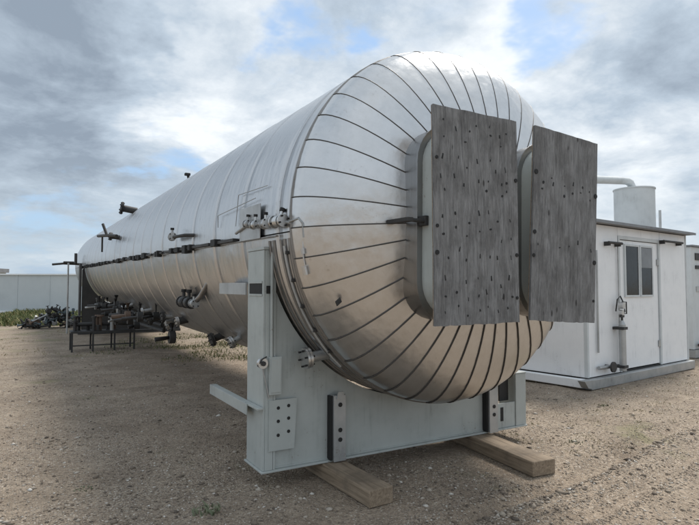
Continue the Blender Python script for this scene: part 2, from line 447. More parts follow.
# roof-top tanks
def upright_tank(name, label, cx, cy, z0, z1, r, mat='offwhite'):
    th = thing(name, label, 'tank', (cx, cy, z0))
    h = z1 - z0
    obj('shell', MB().cyl((0, 0, 0), (0, 0, h - .03), r, n=40, cap=False), mat, th)
    prof = MB()
    prof.cyl((0, 0, h - .03), (0, 0, h), r + .02, n=40).cyl((0, 0, h), (0, 0, h + .05), r, r * .2, n=40)
    obj('top_cap', prof, 'offwhite', th)
    for k in range(3): obj('hoop', MB().cyl((0, 0, h * (k + .6) / 3.6), (0, 0, h * (k + .6) / 3.6 + .03), r + .008, n=40), 'offwhite', th)
    return th
# the shed roof lies 2.7 m up; the tanks stand on the ground behind it
ut = upright_tank('upright_tank', 'cream cylindrical tank standing behind the shed roof beside the thin mast', 10.85, 4.6, 0, 4.24, .50)
pp = obj('overhead_pipe', MB().tube([(6.6, 4.2, 4.05), (8.2, 4.4, 4.22), (10.3, 4.6, 4.42), (10.55, 4.6, 4.43), (10.68, 4.6, 4.40), (10.76, 4.6, 4.30), (10.78, 4.6, 4.2)], .10, 12).cyl((6.6, 4.2, 0), (6.6, 4.2, 4.0), .09, n=12), 'offwhite')
tag(pp, 'thick white overhead pipe running above the shed roof to the cream tank', 'pipe')
mst = obj('mast', MB().cyl((9.25, 3.0, 0), (9.25, 3.0, 3.36), .035, .028, n=8), 'galv'); tag(mst, 'thin grey mast rising behind the right end of the shed roof', 'mast')

# building past the shed
bo = thing('storage_unit', 'pale grey unit with small dark vents past the right end of the shed', 'building', (9.75, 2.6, 0), (0, 0, shed_rot))
obj('wall', MB().box(0, 5, 0, 6, .2, 2.52, .01), 'offwhite', bo)
obj('roof', MB().box(-.05, 5.1, -.05, 6, 2.525, 2.56), 'roofdark', bo)
obj('base_beam', MB().box(-.05, 5.1, -.05, .08, 0.02, .19), 'galv', bo)
obj('louvre', MB().box(.18, .48, -.02, -.002, 2.22, 2.38), 'dark', bo)
obj('louvre', MB().box(.18, .50, -.02, -.002, 2.02, 2.10), 'dark', bo)
obj('louvre', MB().box(.20, .45, -.02, -.002, 1.5, 1.62), 'galv', bo)
for k in range(4): obj('wall_rib', MB().box(.9 + k * 1.1, .93 + k * 1.1, -.02, -.001, .2, 2.5), 'offwhite', bo)
obj('pipe_fitting', MB().tube([(.1, -.08, .3), (1.6, -.08, .3)], .04, 8), 'dark', bo)

# ------------------------------------------------------------------ the big tank
TZ = 2.13; RR = 1.507; S = .44; HD = .53; L = 21.2
tank = thing('storage_tank', 'huge horizontal aluminium clad tank with domed end of radiating sheets, on a grey saddle', 'tank', (0, .037, 0), (R(1.0), 0, 0))
TO = (0, 0, TZ)
# dark inner shell under the sheets
seg = 72
def revolve(prof, n=seg, a0=0, a1=2 * math.pi, smooth=True):
    """prof: list (radius, y) revolved about Y"""
    full = abs(a1 - a0 - 2 * math.pi) < 1e-6; m = n if full else n + 1
    vs = []
    for r, y in prof:
        for i in range(m):
            a = a0 + (a1 - a0) * i / n; vs.append((r * math.cos(a), y, r * math.sin(a)))
    fs = []
    for j in range(len(prof) - 1):
        for i in range(n):
            k = (i + 1) % m
            fs.append((j * m + i, j * m + k, (j + 1) * m + k, (j + 1) * m + i))
    b = MB(); b.add(vs, fs, smooth); return b
def head_pt(a, r=RR, h=HD): return (r * math.cos(a), -S - h * math.sin(a))
prof = [(RR - .03, L + .4), (RR - .012, L - .3)] + [(RR - .012, y) for y in (10, 5, 0)] + [((RR - .012) * math.cos(a), -S - (HD - .012) * math.sin(a)) for a in [k * math.pi / 2 / 14 for k in range(14)]] + [(.001, -S - HD + .012)]
obj('inner_shell', revolve(prof), 'seal', tank, TO)
# 42 head sheets
NG = 42; gw = 2 * math.pi / NG; gapw = .004 / RR
g = MB(); vs = []; rows = 16
for j in range(rows + 1):
    a = R(82) * j / rows
    rr_, y = head_pt(a); ends = []
    n_r = math.cos(a); n_y = -math.sin(a) * (RR / HD) / math.hypot(math.cos(a), math.sin(a) * RR / HD)
    for u in (0, 1):                                             # one edge stands proud of its neighbour
        th_ = (u - .5) * (gw - gapw); off = .003 + .0055 * (1 - u)
        x = rr_ + off * n_r; ends.append(Vector((x * math.cos(th_), y + off * n_y, x * math.sin(th_))))
    for i in range(5):                                           # flat sheet between the laps, slightly cupped
        u = i / 4; p_ = ends[0].lerp(ends[1], u); p_.x += .0042 * math.sin(math.pi * u) * math.cos(a)
        vs.append(tuple(p_))
g.add(vs, [(j * 5 + i, j * 5 + i + 1, (j + 1) * 5 + i + 1, (j + 1) * 5 + i) for j in range(rows) for i in range(4)], True)
# proud edge lip
lipv = []
for j in range(rows + 1):
    v = Vector(vs[j * 5]); c0 = Vector((0, -S, 0)); lipv += [tuple(v), tuple(v + (Vector((0, v.y * .6, 0)) - v).normalized() * .003)]
g.add(lipv, [(2 * j, 2 * j + 2, 2 * j + 3, 2 * j + 1) for j in range(rows)])
gm = g.mesh('head_sheet')
seam_b = MB()
for sgn in (0,):
    pts = []
    for j in range(rows + 1):
        a = R(82) * j / rows; rr_, y = head_pt(a, RR + .0085, HD + .0085); th_ = -.5 * gw
        pts.append((rr_ * math.cos(th_), y, rr_ * math.sin(th_)))
    seam_b.tube(pts, .0055, 6)
seam_m = seam_b.mesh('seam_shade_bead')
for k in range(NG):
    a = R(166.2) + gw * (k + .5) - math.pi * 2
    o = obj('head_sheet', gm, 'gore', tank, TO, (0, -a, 0))
    obj('seam_shade_bead', seam_m, 'seam', o)
# body sheets, upper and lower halves
edges = [-S, -.21, .62] + [.62 + .86 * (k + 1) for k in range(18)] + [L + .3]
edges = [e_ for e_ in edges if e_ <= L - .2] + [L + .3]
for k in range(len(edges) - 1):
    y0, y1 = edges[k], edges[k + 1]
    for half, (a0, a1) in enumerate(((R(-4.2), R(184.0)), (R(184.4), R(355.5)))):
        jig = .0015 * math.sin(k * 2.3 + half)
        pr = [(RR - .004, y0 + .002), (RR + .005 + jig, y0 + .0021), (RR + .005 + jig, y0 + .08), (RR + .003, y1 - .08), (RR + .003, y1 - .006), (RR - .01, y1 - .0059)]
        obj('body_sheet', revolve(pr, 60, a0, a1), 'clad', tank, TO)
for y, wd in ((-.425, .035), (-.33, .02), (-.25, .016), (-.13, .03), (-.03, .02)):
    obj('strap_band', revolve([(RR + .006, y), (RR + .016, y + .001), (RR + .016, y + wd), (RR + .006, y + wd + .001)], 60, R(186), R(354)), 'strap', tank, TO)
obj('knuckle_ring', revolve([(RR - .004, -S - .014), (RR + .013, -S - .010), (RR + .013, -S + .010), (RR + .002, -S + .014)], 96), 'strap', tank, TO)
# rear dome
obj('rear_head', revolve([((RR + .004) * math.cos(a), L + .3 + .45 * math.sin(a)) for a in [k * math.pi / 24 for k in range(12)]] + [(.001, L + .75)], 48), 'clad', tank, TO)

# collars round the two openings, with necks
def rrect(x0, x1, z0, z1, r, n=8):
    pts = []
    for cx, cz, a0 in ((x1 - r, z1 - r, 0), (x0 + r, z1 - r, 90), (x0 + r, z0 + r, 180), (x1 - r, z0 + r, 270)):
        for k in range(n + 1):
            a = R(a0 + 90 * k / n); pts.append((cx + r * math.cos(a), cz + r * math.sin(a)))
    return pts
def rprism(pts, y0, y1):
    n = len(pts); b = MB()
    vs = [(x, y0, z) for x, z in pts] + [(x, y1, z) for x, z in pts]
    b.add(vs, [(i, i + n, (i + 1) % n + n, (i + 1) % n) for i in range(n)], True)
    b.add(vs, [list(range(n)), list(range(2 * n - 1, n - 1, -1))]); return b
for x0, x1 in ((-.80, .0), (.20, .96)):
    c_ = obj('opening_collar', rprism(rrect(x0, x1, 1.37 - TZ, 2.80 - TZ, .29), -1.03, -.5), 'collar', tank, TO)
    obj('collar_flange', rprism(rrect(x0 - .012, x1 + .012, 1.358 - TZ, 2.812 - TZ, .30), -1.045, -1.032), 'collar', c_)
    nk = obj('neck', rprism(rrect(x0 + .032, x1 - .032, 1.402 - TZ, 2.768 - TZ, .265), -1.188, -1.046), 'saddle', c_)
lt = obj('latch_bar', MB().tube([(-.93, -1.10, 2.085 - TZ), (-.66, -1.10, 2.075 - TZ)], .014, 8).box(-.95, -.90, -1.12, -.86, 2.07 - TZ, 2.10 - TZ, .004).box(-.80, -.77, -1.12, -1.04, 2.05 - TZ, 2.12 - TZ, .004), 'dark', tank, TO)

# side ledge rail
def on_shell(theta, r=RR): return (r * math.cos(R(theta)), r * math.sin(R(theta)))
y = .75; k = 0
while y < 18.4:
    ln = random.choice((.62, .7, .8)); xx, z_ = on_shell(184.2, RR + .004)
    o = obj('ledge_rail', MB().box(xx - .05, xx + .006, y, y + ln, z_ - .012, z_ + .018, .003), 'dark', tank, TO)
    for fr in random.sample((.1, .3, .5, .7, .85), random.choice((1, 2, 2))): obj('rail_clip', MB().box(xx - .075, xx - .01, y + ln * fr, y + ln * fr + random.uniform(.06, .2), z_ - random.uniform(.03, .06), z_ + random.uniform(.025, .05), .003), 'black', o)
    y += ln + random.choice((.04, .1, .16)); k += 1
xx, z_ = on_shell(184.2, RR + .004)
obj('ledge_strip', MB().box(xx - .022, xx + .008, -.2, 18.8, z_ - .024, z_ - .013), 'strap', tank, TO)
obj('sense_line', MB().tube([(-RR - .02, .25, .22), (-RR - .025, 1.3, .17), (-RR - .02, 1.31, .05)], .0035, 6), 'galv', tank, TO)
obj('sense_line', MB().tube([(-RR + .005, .05, .30), (-RR + .0, .75, .31), (-RR - .02, .76, .02)], .0035, 6), 'galv', tank, TO)


def valve(parent, loc, rot=(0, 0, 0), size=1.0, body='steel', wheel=True, flanges=True):
    """ball valve lying along local X with a stem along +Z"""
    s = size; o = obj('valve', MB().cyl((-.07 * s, 0, 0), (.07 * s, 0, 0), .036 * s, n=12).cyl((-.035 * s, 0, 0), (.035 * s, 0, 0), .052 * s, n=12).cyl((0, 0, 0), (0, 0, .095 * s), .016 * s, n=8), body, parent, loc, rot)
    if flanges:
        for sx in (-1, 1):
            f_ = MB().cyl((sx * .07 * s, 0, 0), (sx * .088 * s, 0, 0), .058 * s, n=14)
            obj('flange', f_, body, o)
            bo_ = MB()
            for k in range(4):
                a = math.pi / 4 + k * math.pi / 2; bo_.cyl((sx * .06 * s, .044 * s * math.cos(a), .044 * s * math.sin(a)), (sx * .104 * s, .044 * s * math.cos(a), .044 * s * math.sin(a)), .009 * s, n=6)
            b_ = obj('flange_bolt', bo_, 'black', o); b_['kind'] = 'stuff'
    if wheel: obj('stem_cap', MB().cyl((0, 0, .095 * s), (0, 0, .125 * s), .026 * s, n=10), 'black', o)
    return o


VX = -RR - .075
valve(tank, (VX + .03, .36, TZ + .01), (0, 0, R(90)), .62, 'galv')
valve(tank, (VX, .10, TZ - .02), (0, 0, R(90)), .66, 'steel')
valve(tank, (VX, -.12, TZ - .03), (0, 0, R(80)), .70, 'steel')
valve(tank, (VX + .02, -.33, TZ - .03), (R(20), 0, R(96)), .85, 'steel')
obj('manifold_tube', MB().tube([(VX + .04, .70, TZ - .05), (VX + .03, .36, TZ + .01), (VX, .10, TZ - .02), (VX, -.12, TZ - .03), (VX + .02, -.33, TZ - .03), (VX + .08, -.45, TZ - .05)], .014, 8), 'galv', tank)
obj('manifold_tube', MB().tube([(VX + .06, -.44, TZ - .04), (VX + .09, -.53, TZ - .02), (VX + .11, -.56, TZ - .06), (VX + .12, -.56, TZ - .16)], .009, 8), 'galv', tank)
obj('mounting_plate', MB().box(-RR - .03, -RR - .022, .12, .62, TZ - .13, TZ + .16, .002), 'galv', tank)
dl = obj('drain_line', MB().tube([(VX + .12, -.55, TZ - .14), (VX + .12, -.55, TZ - .28), (VX + .135, -.55, TZ - .36)], .006, 8), 'steel', tank)
obj('union', MB().cyl((VX + .13, -.55, TZ - .37), (VX + .145, -.55, TZ - .43), .022, n=8), 'steel', dl)
obj('union', MB().cyl((VX + .115, -.555, TZ - .24), (VX + .12, -.555, TZ - .28), .016, n=8), 'steel', dl)
obj('seam_patch', MB().box(-.03, .03, -.004, .004, -.02, .02, .003), 'seal', tank, (-1.26, -.72, TZ - .62), (0, R(-30), R(20)))
cl = obj('conduit', MB().tube([(on_shell(a_, RR + .035)[0], -.36 + .0, TZ + on_shell(a_, RR + .035)[1]) for a_ in range(188, 232, 4)], .011, 6), 'galv', tank)
for a_ in range(190, 230, 8):
    p = on_shell(a_, RR + .02); obj('clip', MB().box(p[0] - .02, p[0] + .02, -.385, -.335, TZ + p[1] - .012, TZ + p[1] + .012, .002), 'dark', cl)


def nozzle(theta, y, ln, r, fr, mat='dark', fmat='dark', dirv=None, name='nozzle'):
    x, z = on_shell(theta, RR - .02); d_ = Vector(dirv).normalized() if dirv else Vector((math.cos(R(theta)), 0, math.sin(R(theta))))
    p = Vector((x, y, TZ + z)); q = p + d_ * ln
    o = obj(name, MB().cyl(p, q, r, n=14), mat, tank)
    fl = MB().cyl(q - d_ * .022, q, fr, n=18).cyl(q + d_ * .004, q + d_ * .024, fr, n=18); obj('flange', fl, fmat, o)
    a = d_.orthogonal().normalized(); b = d_.cross(a); bb = MB()
    for k in range(6):
        an = k * math.pi / 3; c = q + (a * math.cos(an) + b * math.sin(an)) * fr * .78
        bb.cyl(c - d_ * .04, c + d_ * .045, fr * .10, n=6)
    b2 = obj('flange_bolt', bb, 'black', o); b2['kind'] = 'stuff'
    return o


nozzle(131, 9.7, .34, .08, .15, 'dark', 'black', (-1, 0, .15))                       # at the skyline
nozzle(226, -.16, .20, .042, .085, 'galv', 'steel', (-1, .0, -.12))                  # by the saddle web
cr_ = nozzle(163.5, 9.0, .2, .05, .09, 'dark', 'dark', (-1, 0, .1))
obj('pipe_branch', MB().tube([(-1.55, 8.6, TZ + .43), (-1.70, 9.0, TZ + .46), (-1.76, 10.2, TZ + .52)], .035, 8).tube([(-1.70, 9.0, TZ + .46), (-1.78, 9.1, TZ + .72)], .03, 8).tube([(-1.73, 9.6, TZ + .5), (-1.72, 9.7, TZ + .12)], .02, 8), 'dark', tank)
v2 = valve(tank, (-RR - .10, 3.0, TZ + .06), (0, 0, R(80)), .9, 'galv')
obj('pipe_branch', MB().tube([(-RR - .10, 2.9, TZ + .05), (-RR - .09, 2.4, TZ + .04), (-RR + .01, 2.3, TZ + .04)], .02, 8), 'dark', tank)
# dark valve train low on the flank
x_, z_ = on_shell(208, RR + .13)
for k, (dy, s_) in enumerate(((0, 1.3), (.26, 1.3), (-.24, .9))):
    valve(tank, (x_, 2.75 + dy, TZ + z_), (0, 0, R(90)), s_, 'galv' if k == 2 else 'dark')
obj('pipe_branch', MB().tube([(x_, 3.2, TZ + z_), (x_, 2.5, TZ + z_), (x_ + .04, 2.35, TZ + z_ + .1), (x_ + .05, 2.1, TZ + z_ + .24), (x_ + .12, 1.8, TZ + z_ + .3)], .03, 8), 'strap', tank)
obj('sight_glass', MB().cyl((-.62, 6.2, TZ + 1.37), (-.64, 6.2, TZ + 1.46), .025, n=8).box(-.70, -.60, 6.16, 6.24, TZ + 1.45, TZ + 1.50, .01), 'black', tank)
# low drain nozzles and pipework hung under the belly
low = [(2.3, .14), (3.3, .18), (4.7, .16), (5.6, .2), (6.1, .2), (6.6, .3), (7.3, .22), (8.1, .3), (8.8, .24), (9.6, .32), (10.4, .26), (11.2, .3)]
for k, (yy, ln) in enumerate(low):
    th_ = 232 + 5 * math.sin(k * 1.9)
    nozzle(th_, yy, ln, .035 + .012 * (k % 3), .075 + .02 * (k % 2), 'dark' if k % 3 else 'galv', 'steel' if k % 2 == 0 else 'dark', (-1, 0, -.5 + .15 * (k % 4)), 'drain_nozzle')
for k in range(6):
    dz = -.02 * k; xo = -.95 + .12 * k
    z0 = .66 + .05 * (k % 3)
    y0 = 6.5 + .7 * k
    obj('belly_pipe', MB().tube([(xo, y0, .82), (xo, y0 + .05, z0), (xo - .05, y0 + 2.2, z0 - .03), (xo, 14.6, z0 + .02)], .035 + .01 * (k % 3), 8), 'dark', tank)
for k in range(26):
    yy = 5.5 + k * .33 + random.uniform(-.1, .1); xx = random.uniform(-1.5, -.7); zz_ = random.uniform(.64, 1.0)
    b_ = MB().tube([(xx, yy, zz_ + .25), (xx, yy, zz_), (xx - random.uniform(.1, .3), yy + random.uniform(-.1, .2), zz_ - .03)], random.uniform(.02, .05), 8)
    b_.cyl((xx - .05, yy, zz_), (xx + .05, yy, zz_), random.uniform(.06, .12), n=12)
    obj('pipe_elbow', b_, random.choice(('dark', 'dark', 'dark', 'black', 'brown', 'galv')), tank)

# ------------------------------------------------------------------ saddle at the near end
sad = thing('steel_saddle', 'pale grey green painted steel saddle frame holding up the near end of the tank', 'saddle', (0, 0, .135))
def so(name, mb, mat='saddle', p=None): return obj(name, mb, mat, p or sad, (0, 0, -.135) if not p else (0, 0, 0))
arc = [(1.535 * math.cos(R(a)), TZ + 1.535 * math.sin(R(a))) for a in range(190, 332, 3)]
arc = [p for p in arc if p[0] > -1.44]
web = [(-1.44, .150)] + [(-1.44, arc[0][1])] + arc + [(arc[-1][0] - .02, arc[-1][1] - .3), (1.12, .66), (.93, .56), (.93, .150)]
web.reverse()
so('web_plate', MB().prism(web, .030, .050))
so('web_plate', MB().prism([(x, z) for x, z in web], .30, .318))
c1 = so('column', MB().box(-1.545, -1.527, .006, .37, .150, 1.90, .003).box(-1.527, -1.46, .0, .028, .150, 1.90, .003).box(-1.527, -1.46, .335, .37, .150, 1.90, .003).box(-1.55, -1.44, -.005, .375, 1.902, 1.925, .003))
so('web_seam', MB().box(-1.458, -1.441, .0, .052, .150, 1.93, .002))
# rounded front flange at the foot
foot = MB().box(-1.56, 1.43, -.012, .39, .132, .149, .004)
so('bottom_flange', foot)
so('column', MB().box(1.275, 1.425, .0, .03, .150, .685, .003).box(1.41, 1.425, .031, .37, .150, .685, .003).box(1.27, 1.43, -.004, .375, .687, .70, .003))
so('web_plate', MB().box(.932, 1.272, .012, .03, .150, .40, .003))
obj('slot', MB().box(1.06, 1.10, .0085, .0115, .22, .36), 'black', sad, (0, 0, -.135))
so('shade_plate', MB().box(1.14, 1.27, .10, .12, .40, .64, .002), 'dark')  # dark plate in the opening stands in for the shaded interior
so('weld_bead', MB().tube([(-1.436, .026, .155), (-1.0, .026, .153), (-.4, .026, .154), (.3, .026, .153), (.93, .026, .154)], .006, 6))
so('weld_bead', MB().tube([(-1.438, .026, .16), (-1.437, .026, .8), (-1.438, .026, 1.85)], .005, 6))
# lifting brackets running back along the tank
up = so('side_bracket', MB().box(-1.565, -1.549, .38, 1.12, 1.535, 1.64, .002).box(-1.549, -1.44, .38, 1.12, 1.628, 1.64, .002), 'galv')
so('side_bracket', MB().box(-1.60, -1.551, -.02, 1.24, .635, .65, .002).box(-1.612, -1.601, .20, 1.24, .56, .65, .002), 'saddle')
bx = so('socket', MB().box(-1.553, -1.5455, .03, .33, 1.53, 1.545).box(-1.553, -1.5455, .03, .33, 1.632, 1.65))
obj('socket_hole', MB().box(-1.549, -1.5457, .04, .32, 1.546, 1.631), 'black', sad, (0, 0, -.135))
so('socket_hole', MB().box(-1.525, -1.475, -.0015, -.0005, 1.548, 1.612), 'black')
# bolted plates and box on the web
gp = so('gusset_plate', MB().prism([(-1.50, .30), (-1.28, .30), (-1.255, .70), (-1.50, .70)], -.012, .0), 'saddle')
for hx, hz in ((-1.42, .635), (-1.33, .645), (-1.42, .53), (-1.33, .545), (-1.42, .42), (-1.33, .44)):
    obj('bolt_hole', MB().cyl((hx, -.0118, hz), (hx, -.0145, hz), .014, n=10), 'black', gp)
jb = so('junction_box', MB().box(-1.505, -1.40, -.035, -.001, .745, 1.045, .004))
obj('box_lid', MB().box(-1.495, -1.41, -.041, -.0355, .765, 1.03, .002), 'saddle', jb)
so('conduit', MB().tube([(-1.485, -.02, 1.046), (-1.485, -.02, 1.88)], .012, 8))
kb = so('shackle', MB().cyl((-1.56, -.0, 1.0), (-1.56, -.035, 1.0), .042, n=16), 'steel')
obj('shackle_pin', MB().cyl((-1.56, -.036, 1.0), (-1.56, -.05, 1.0), .02, n=8).tube([(-1.60, -.02, .98), (-1.57, -.05, 1.04), (-1.53, -.03, 1.05)], .006, 6), 'dark', kb)
so('tie_rod', MB().tube([(-1.555, -.015, .955), (-1.50, -.015, .72)], .006, 6), 'galv')
# vertical channels with holes that bear on the timbers
for bx0 in (-.935, .845):
    ch = so('foot_channel', MB().box(bx0, bx0 + .115, -.055, -.045, .140, .69, .002).box(bx0, bx0 + .012, -.044, .028, .15, .69, .002).box(bx0 + .103, bx0 + .115, -.044, .028, .15, .69, .002), 'galv')
    obj('side_strip', MB().box(bx0 - .020, bx0 - .002, -.035, .028, .15, .685), 'black', ch)  # plain black strip along the channel's left side
    for hz in (.61, .40, .32):
        obj('bolt_hole', MB().cyl((bx0 + .06, -.0553, hz), (bx0 + .06, -.060, hz), .019, n=10), 'black', ch)
    obj('hook_plate', MB().prism([(bx0 + .02, .66), (bx0 + .10, .66), (bx0 + .085, .72), (bx0 + .035, .72)], -.068, -.056), 'galv', ch)

# far saddle
fs = thing('steel_saddle', 'dark steel saddle under the far end of the tank behind the low stand', 'saddle', (0, 16.6, 0))
fweb = [(1.53 * math.cos(R(a)), 2.38 + 1.53 * math.sin(R(a))) for a in range(184, 357, 4)]
obj('web_plate', MB().prism(list(reversed([(-1.6, .1)] + [(-1.6, 2.2)] + fweb + [(1.6, 2.2), (1.6, .1)])), 0, .03), 'dark', fs)
obj('column', MB().box(-1.68, -1.62, -.05, .4, 0, 2.4), 'dark', fs)
obj('column', MB().box(1.62, 1.68, -.05, .4, 0, 2.4), 'dark', fs)
obj('base_plate', MB().box(-1.7, 1.7, -.1, .5, 0, .09), 'dark', fs)
fp = obj('post', MB().cyl((-2.0, 17.2, 0), (-2.0, 17.2, 2.45), .028, n=10), 'galv')
tag(fp, 'slim pale post standing at the far end of the tank', 'post')
obj('vent_pipe', MB().tube([(-1.5, 18.3, TZ + .0), (-2.1, 18.5, TZ + .02), (-2.45, 18.6, TZ - .02)], .04, 8).cyl((-1.7, 18.3, TZ + .03), (-1.7, 18.3, TZ + .40), .05, n=8).box(-2.1, -1.75, 18.3, 18.5, TZ + .03, TZ + .10, .02), 'dark', tank)

# ------------------------------------------------------------------ plywood boards
def ply_board(label, x0, x1, z0, z1, rot, rowsx, rowsz, seed):
    cx = (x0 + x1) / 2; wd = (x1 - x0) / 2; h = z1 - z0
    b = thing('plywood_board', label, 'board', (cx, -1.2, z0), (0, rot, 0), 'plywood boards closing the tank openings')
    rnd = random.Random(seed)
    # sheet with slightly ragged outline
    pts = []
    def edge(ax, az, bx_, bz, n, am):
        for k in range(n):
            u = k / n; pts.append((ax + (bx_ - ax) * u + rnd.uniform(-am, am), az + (bz - az) * u + rnd.uniform(-am, am)))
    edge(-wd, 0, wd, 0, 18, .004); edge(wd, 0, wd, h, 14, .0012); edge(wd, h, -wd, h, 14, .002); edge(-wd, h, -wd, 0, 14, .0012)
    obj('sheet', MB().prism(pts, -.018, 0), 'ply', b)
    obj('sheet_ply', MB().prism([(x * .997, .002 + z * .997) for x, z in pts], .0005, .008), 'timber', b)
    nm = MB().cyl((0, -.0182, 0), (0, -.0205, 0), .0085, n=8).mesh('nail')
    st = MB().prism([(-.006, -.004), (.006, -.004), (.004, .022), (-.004, .022)], -.0195, -.0184).mesh('nail')
    for rz in rowsz:
        for k in range(rowsx):
            if rnd.random() < .1: continue
            x = -wd * .78 + 2 * wd * .78 * k / (rowsx - 1) + rnd.uniform(-.035, .035); z = h * rz + rnd.uniform(-.025, .025) + .03 * math.sin(k * 2.1)
            o = obj('nail', st if rnd.random() < .4 else nm, 'black', b, (x, 0, z), (0, rnd.uniform(-.3, .3), 0)); o.scale = (rnd.uniform(.5, 1.5), 1, rnd.uniform(.5, 1.6))
    wm = MB().cyl((0, -.0185, 0), (0, -.024, 0), .016, n=12).mesh('washer')
    for sx, zf in ((-.94, .76), (.95, .70), (-.94, .45), (-.95, .33), (.95, .33), (.94, .12)):
        o = obj('washer', wm, 'black', b, (sx * wd, 0, h * zf)); k_ = rnd.uniform(.7, 1.25); o.scale = (k_, 1, k_)
    return b
ply_board('wider weathered plywood board with many nail rows, covering the left opening of the tank', -.797, .008, 1.337, 2.858, R(-.2), 7, (.93, .87, .75, .67, .63, .50, .42, .31, .20, .13, .07), 3)
ply_board('narrower plywood board tilted slightly, covering the right opening of the tank', .12, .89, 1.325, 2.843, R(3.4), 6, (.72, .68, .40), 5)

# ------------------------------------------------------------------ timbers
def timber(label, x, y0, ln, rot, wd=.29, h=.128):
    b = MB(); b.box(-wd / 2, wd / 2, 0, ln, 0, h, .009)
    o = obj('timber_beam', b, 'timber', None, (x, y0, .001), (0, 0, rot)); return tag(o, label, 'timber', 'timbers under the near saddle')
timber('square timber beam under the saddle beside the tank corner with the bolted plate', -.90, -.715, 2.3, R(1.2), .212)
timber('flatter timber beam under the saddle at the end towards the shed', .653, -.88, 2.5, R(-6.8), .247)

# ------------------------------------------------------------------ low stand with pipe fittings
stn = thing('steel_stand', 'low dark steel stand under the far pipework of the tank', 'stand', (-1.5, 11.3, 0))
obj('top_frame', MB().box(-.75, .75, -.35, .35, .46, .50), 'dark', stn)
for sx in (-.72, -.25, .25, .72):
    for sy in (-.32, .32): obj('leg', MB().box(sx - .02, sx + .02, sy - .02, sy + .02, 0, .46), 'dark', stn)
obj('brace', MB().box(-.72, .72, -.33, -.31, .14, .17), 'dark', stn)
sp = thing('pipe_spool', 'tangle of dark flanged pipework standing on the low steel stand', 'pipework', (-1.5, 11.3, .502))
for k in range(12):
    xx = random.uniform(-.65, .65); yy = random.uniform(-.25, .25); hh = random.uniform(.10, .36)
    obj('riser', MB().cyl((xx, yy, 0), (xx, yy, hh), .04, n=8).cyl((xx, yy, hh), (xx, yy, hh + .04), random.uniform(.05, .09), n=12), random.choice(('dark', 'dark', 'dark', 'galv', 'brown')), sp)
obj('header', MB().tube([(-.75, 0, .16), (.75, 0, .16)], .05, 10), 'dark', sp)

# ------------------------------------------------------------------ far left: long trailer-like building, low shed, pipes
fb = thing('long_building', 'long low pale grey building across the yard beyond the pipes', 'building', (-9.5, 39, 0), (0, 0, R(-29)))
obj('wall', MB().box(-16, 12, 0, 8, .14, 2.36), 'farwall', fb)
obj('roof', MB().box(-16.1, 12.1, -.1, 8.1, 2.362, 2.44), 'white', fb)
obj('base_strip', MB().box(-16.05, 12.05, -.05, .3, 0.02, .138), 'white', fb)
for k in range(14): obj('wall_rib', MB().box(-15.5 + 2 * k, -15.45 + 2 * k, -.03, -.001, .14, 2.36), 'farwall', fb)
fb2 = thing('flat_roof_building', 'darker flat roofed building rising behind the long pale wall', 'building', (-17, 60, 0), (0, 0, R(-29)))
obj('wall', MB().box(-12, 9, 0, 8, 0, 3.1), 'farwall', fb2)
obj('roof', MB().box(-12.2, 9.2, -.2, 8.2, 3.101, 3.5), 'roofdark', fb2)

# scrap valves and pipe ends heaped in front of the long building
def scrap_piece(kind, mt):
    b = MB()
    ln = random.uniform(.22, .5); r_ = random.uniform(.02, .045)
    if kind == 'bent':
        b.tube([(-ln / 2, 0, 0), (0, 0, .03), (.06, .02, .1), (.08, .05, ln * .6)], r_, 8).cyl((-ln / 2, 0, 0), (-ln / 2 - .03, 0, 0), r_ * 2, n=12)
    elif kind == 'flanged':
        b.cyl((-ln / 2, 0, 0), (ln / 2, 0, 0), r_, n=10)
        for sx in (-1, 1): b.cyl((sx * ln / 2, 0, 0), (sx * (ln / 2 + .03), 0, 0), r_ * 2.1, n=12)
    else:
        b.cyl((-.14, 0, 0), (.14, 0, 0), r_ * 1.2, n=10).cyl((-.06, 0, 0), (.06, 0, 0), r_ * 2, n=12).cyl((0, 0, 0), (0, 0, .18), r_ * .5, n=8).cyl((0, 0, .18), (0, 0, .20), .06, n=14)
        for sx in (-1, 1): b.cyl((sx * .14, 0, 0), (sx * .165, 0, 0), r_ * 2.2, n=12)
    return b
NMS = {'dark': 'dark', 'galv': 'dull grey', 'blue': 'faded blue', 'brown': 'rusty'}
KN = {'bent': ('bent_pipe', 'bent pipe end', 'pipe'), 'flanged': ('pipe_spool', 'short flanged pipe', 'pipe'), 'valve': ('scrap_valve', 'valve with a round wheel', 'valve')}
for k in range(70):
    u = k / 69; x = -3.3 + 1.8 * u + random.uniform(-.1, .1); top = .12 + .65 * max(0, math.sin(u * 2.4)) ** 1.2
    kind = random.choice(('bent', 'flanged', 'valve')); mt = random.choice(('dark', 'dark', 'galv', 'blue', 'brown', 'dark'))
    z = random.uniform(.07, top)
    nm_, tx, ct = KN[kind]
    o = obj(nm_, scrap_piece(kind, mt), mt, None, (x, 20.4 + random.uniform(-.35, .5) , z), (random.uniform(-.5, .5), random.uniform(-.6, .6), random.uniform(0, 6.28)))
    tag(o, '%s %s in the scrap heap before the long building' % (NMS[mt], tx), ct, 'scrap heap in the yard, %s %s' % (NMS[mt], tx))

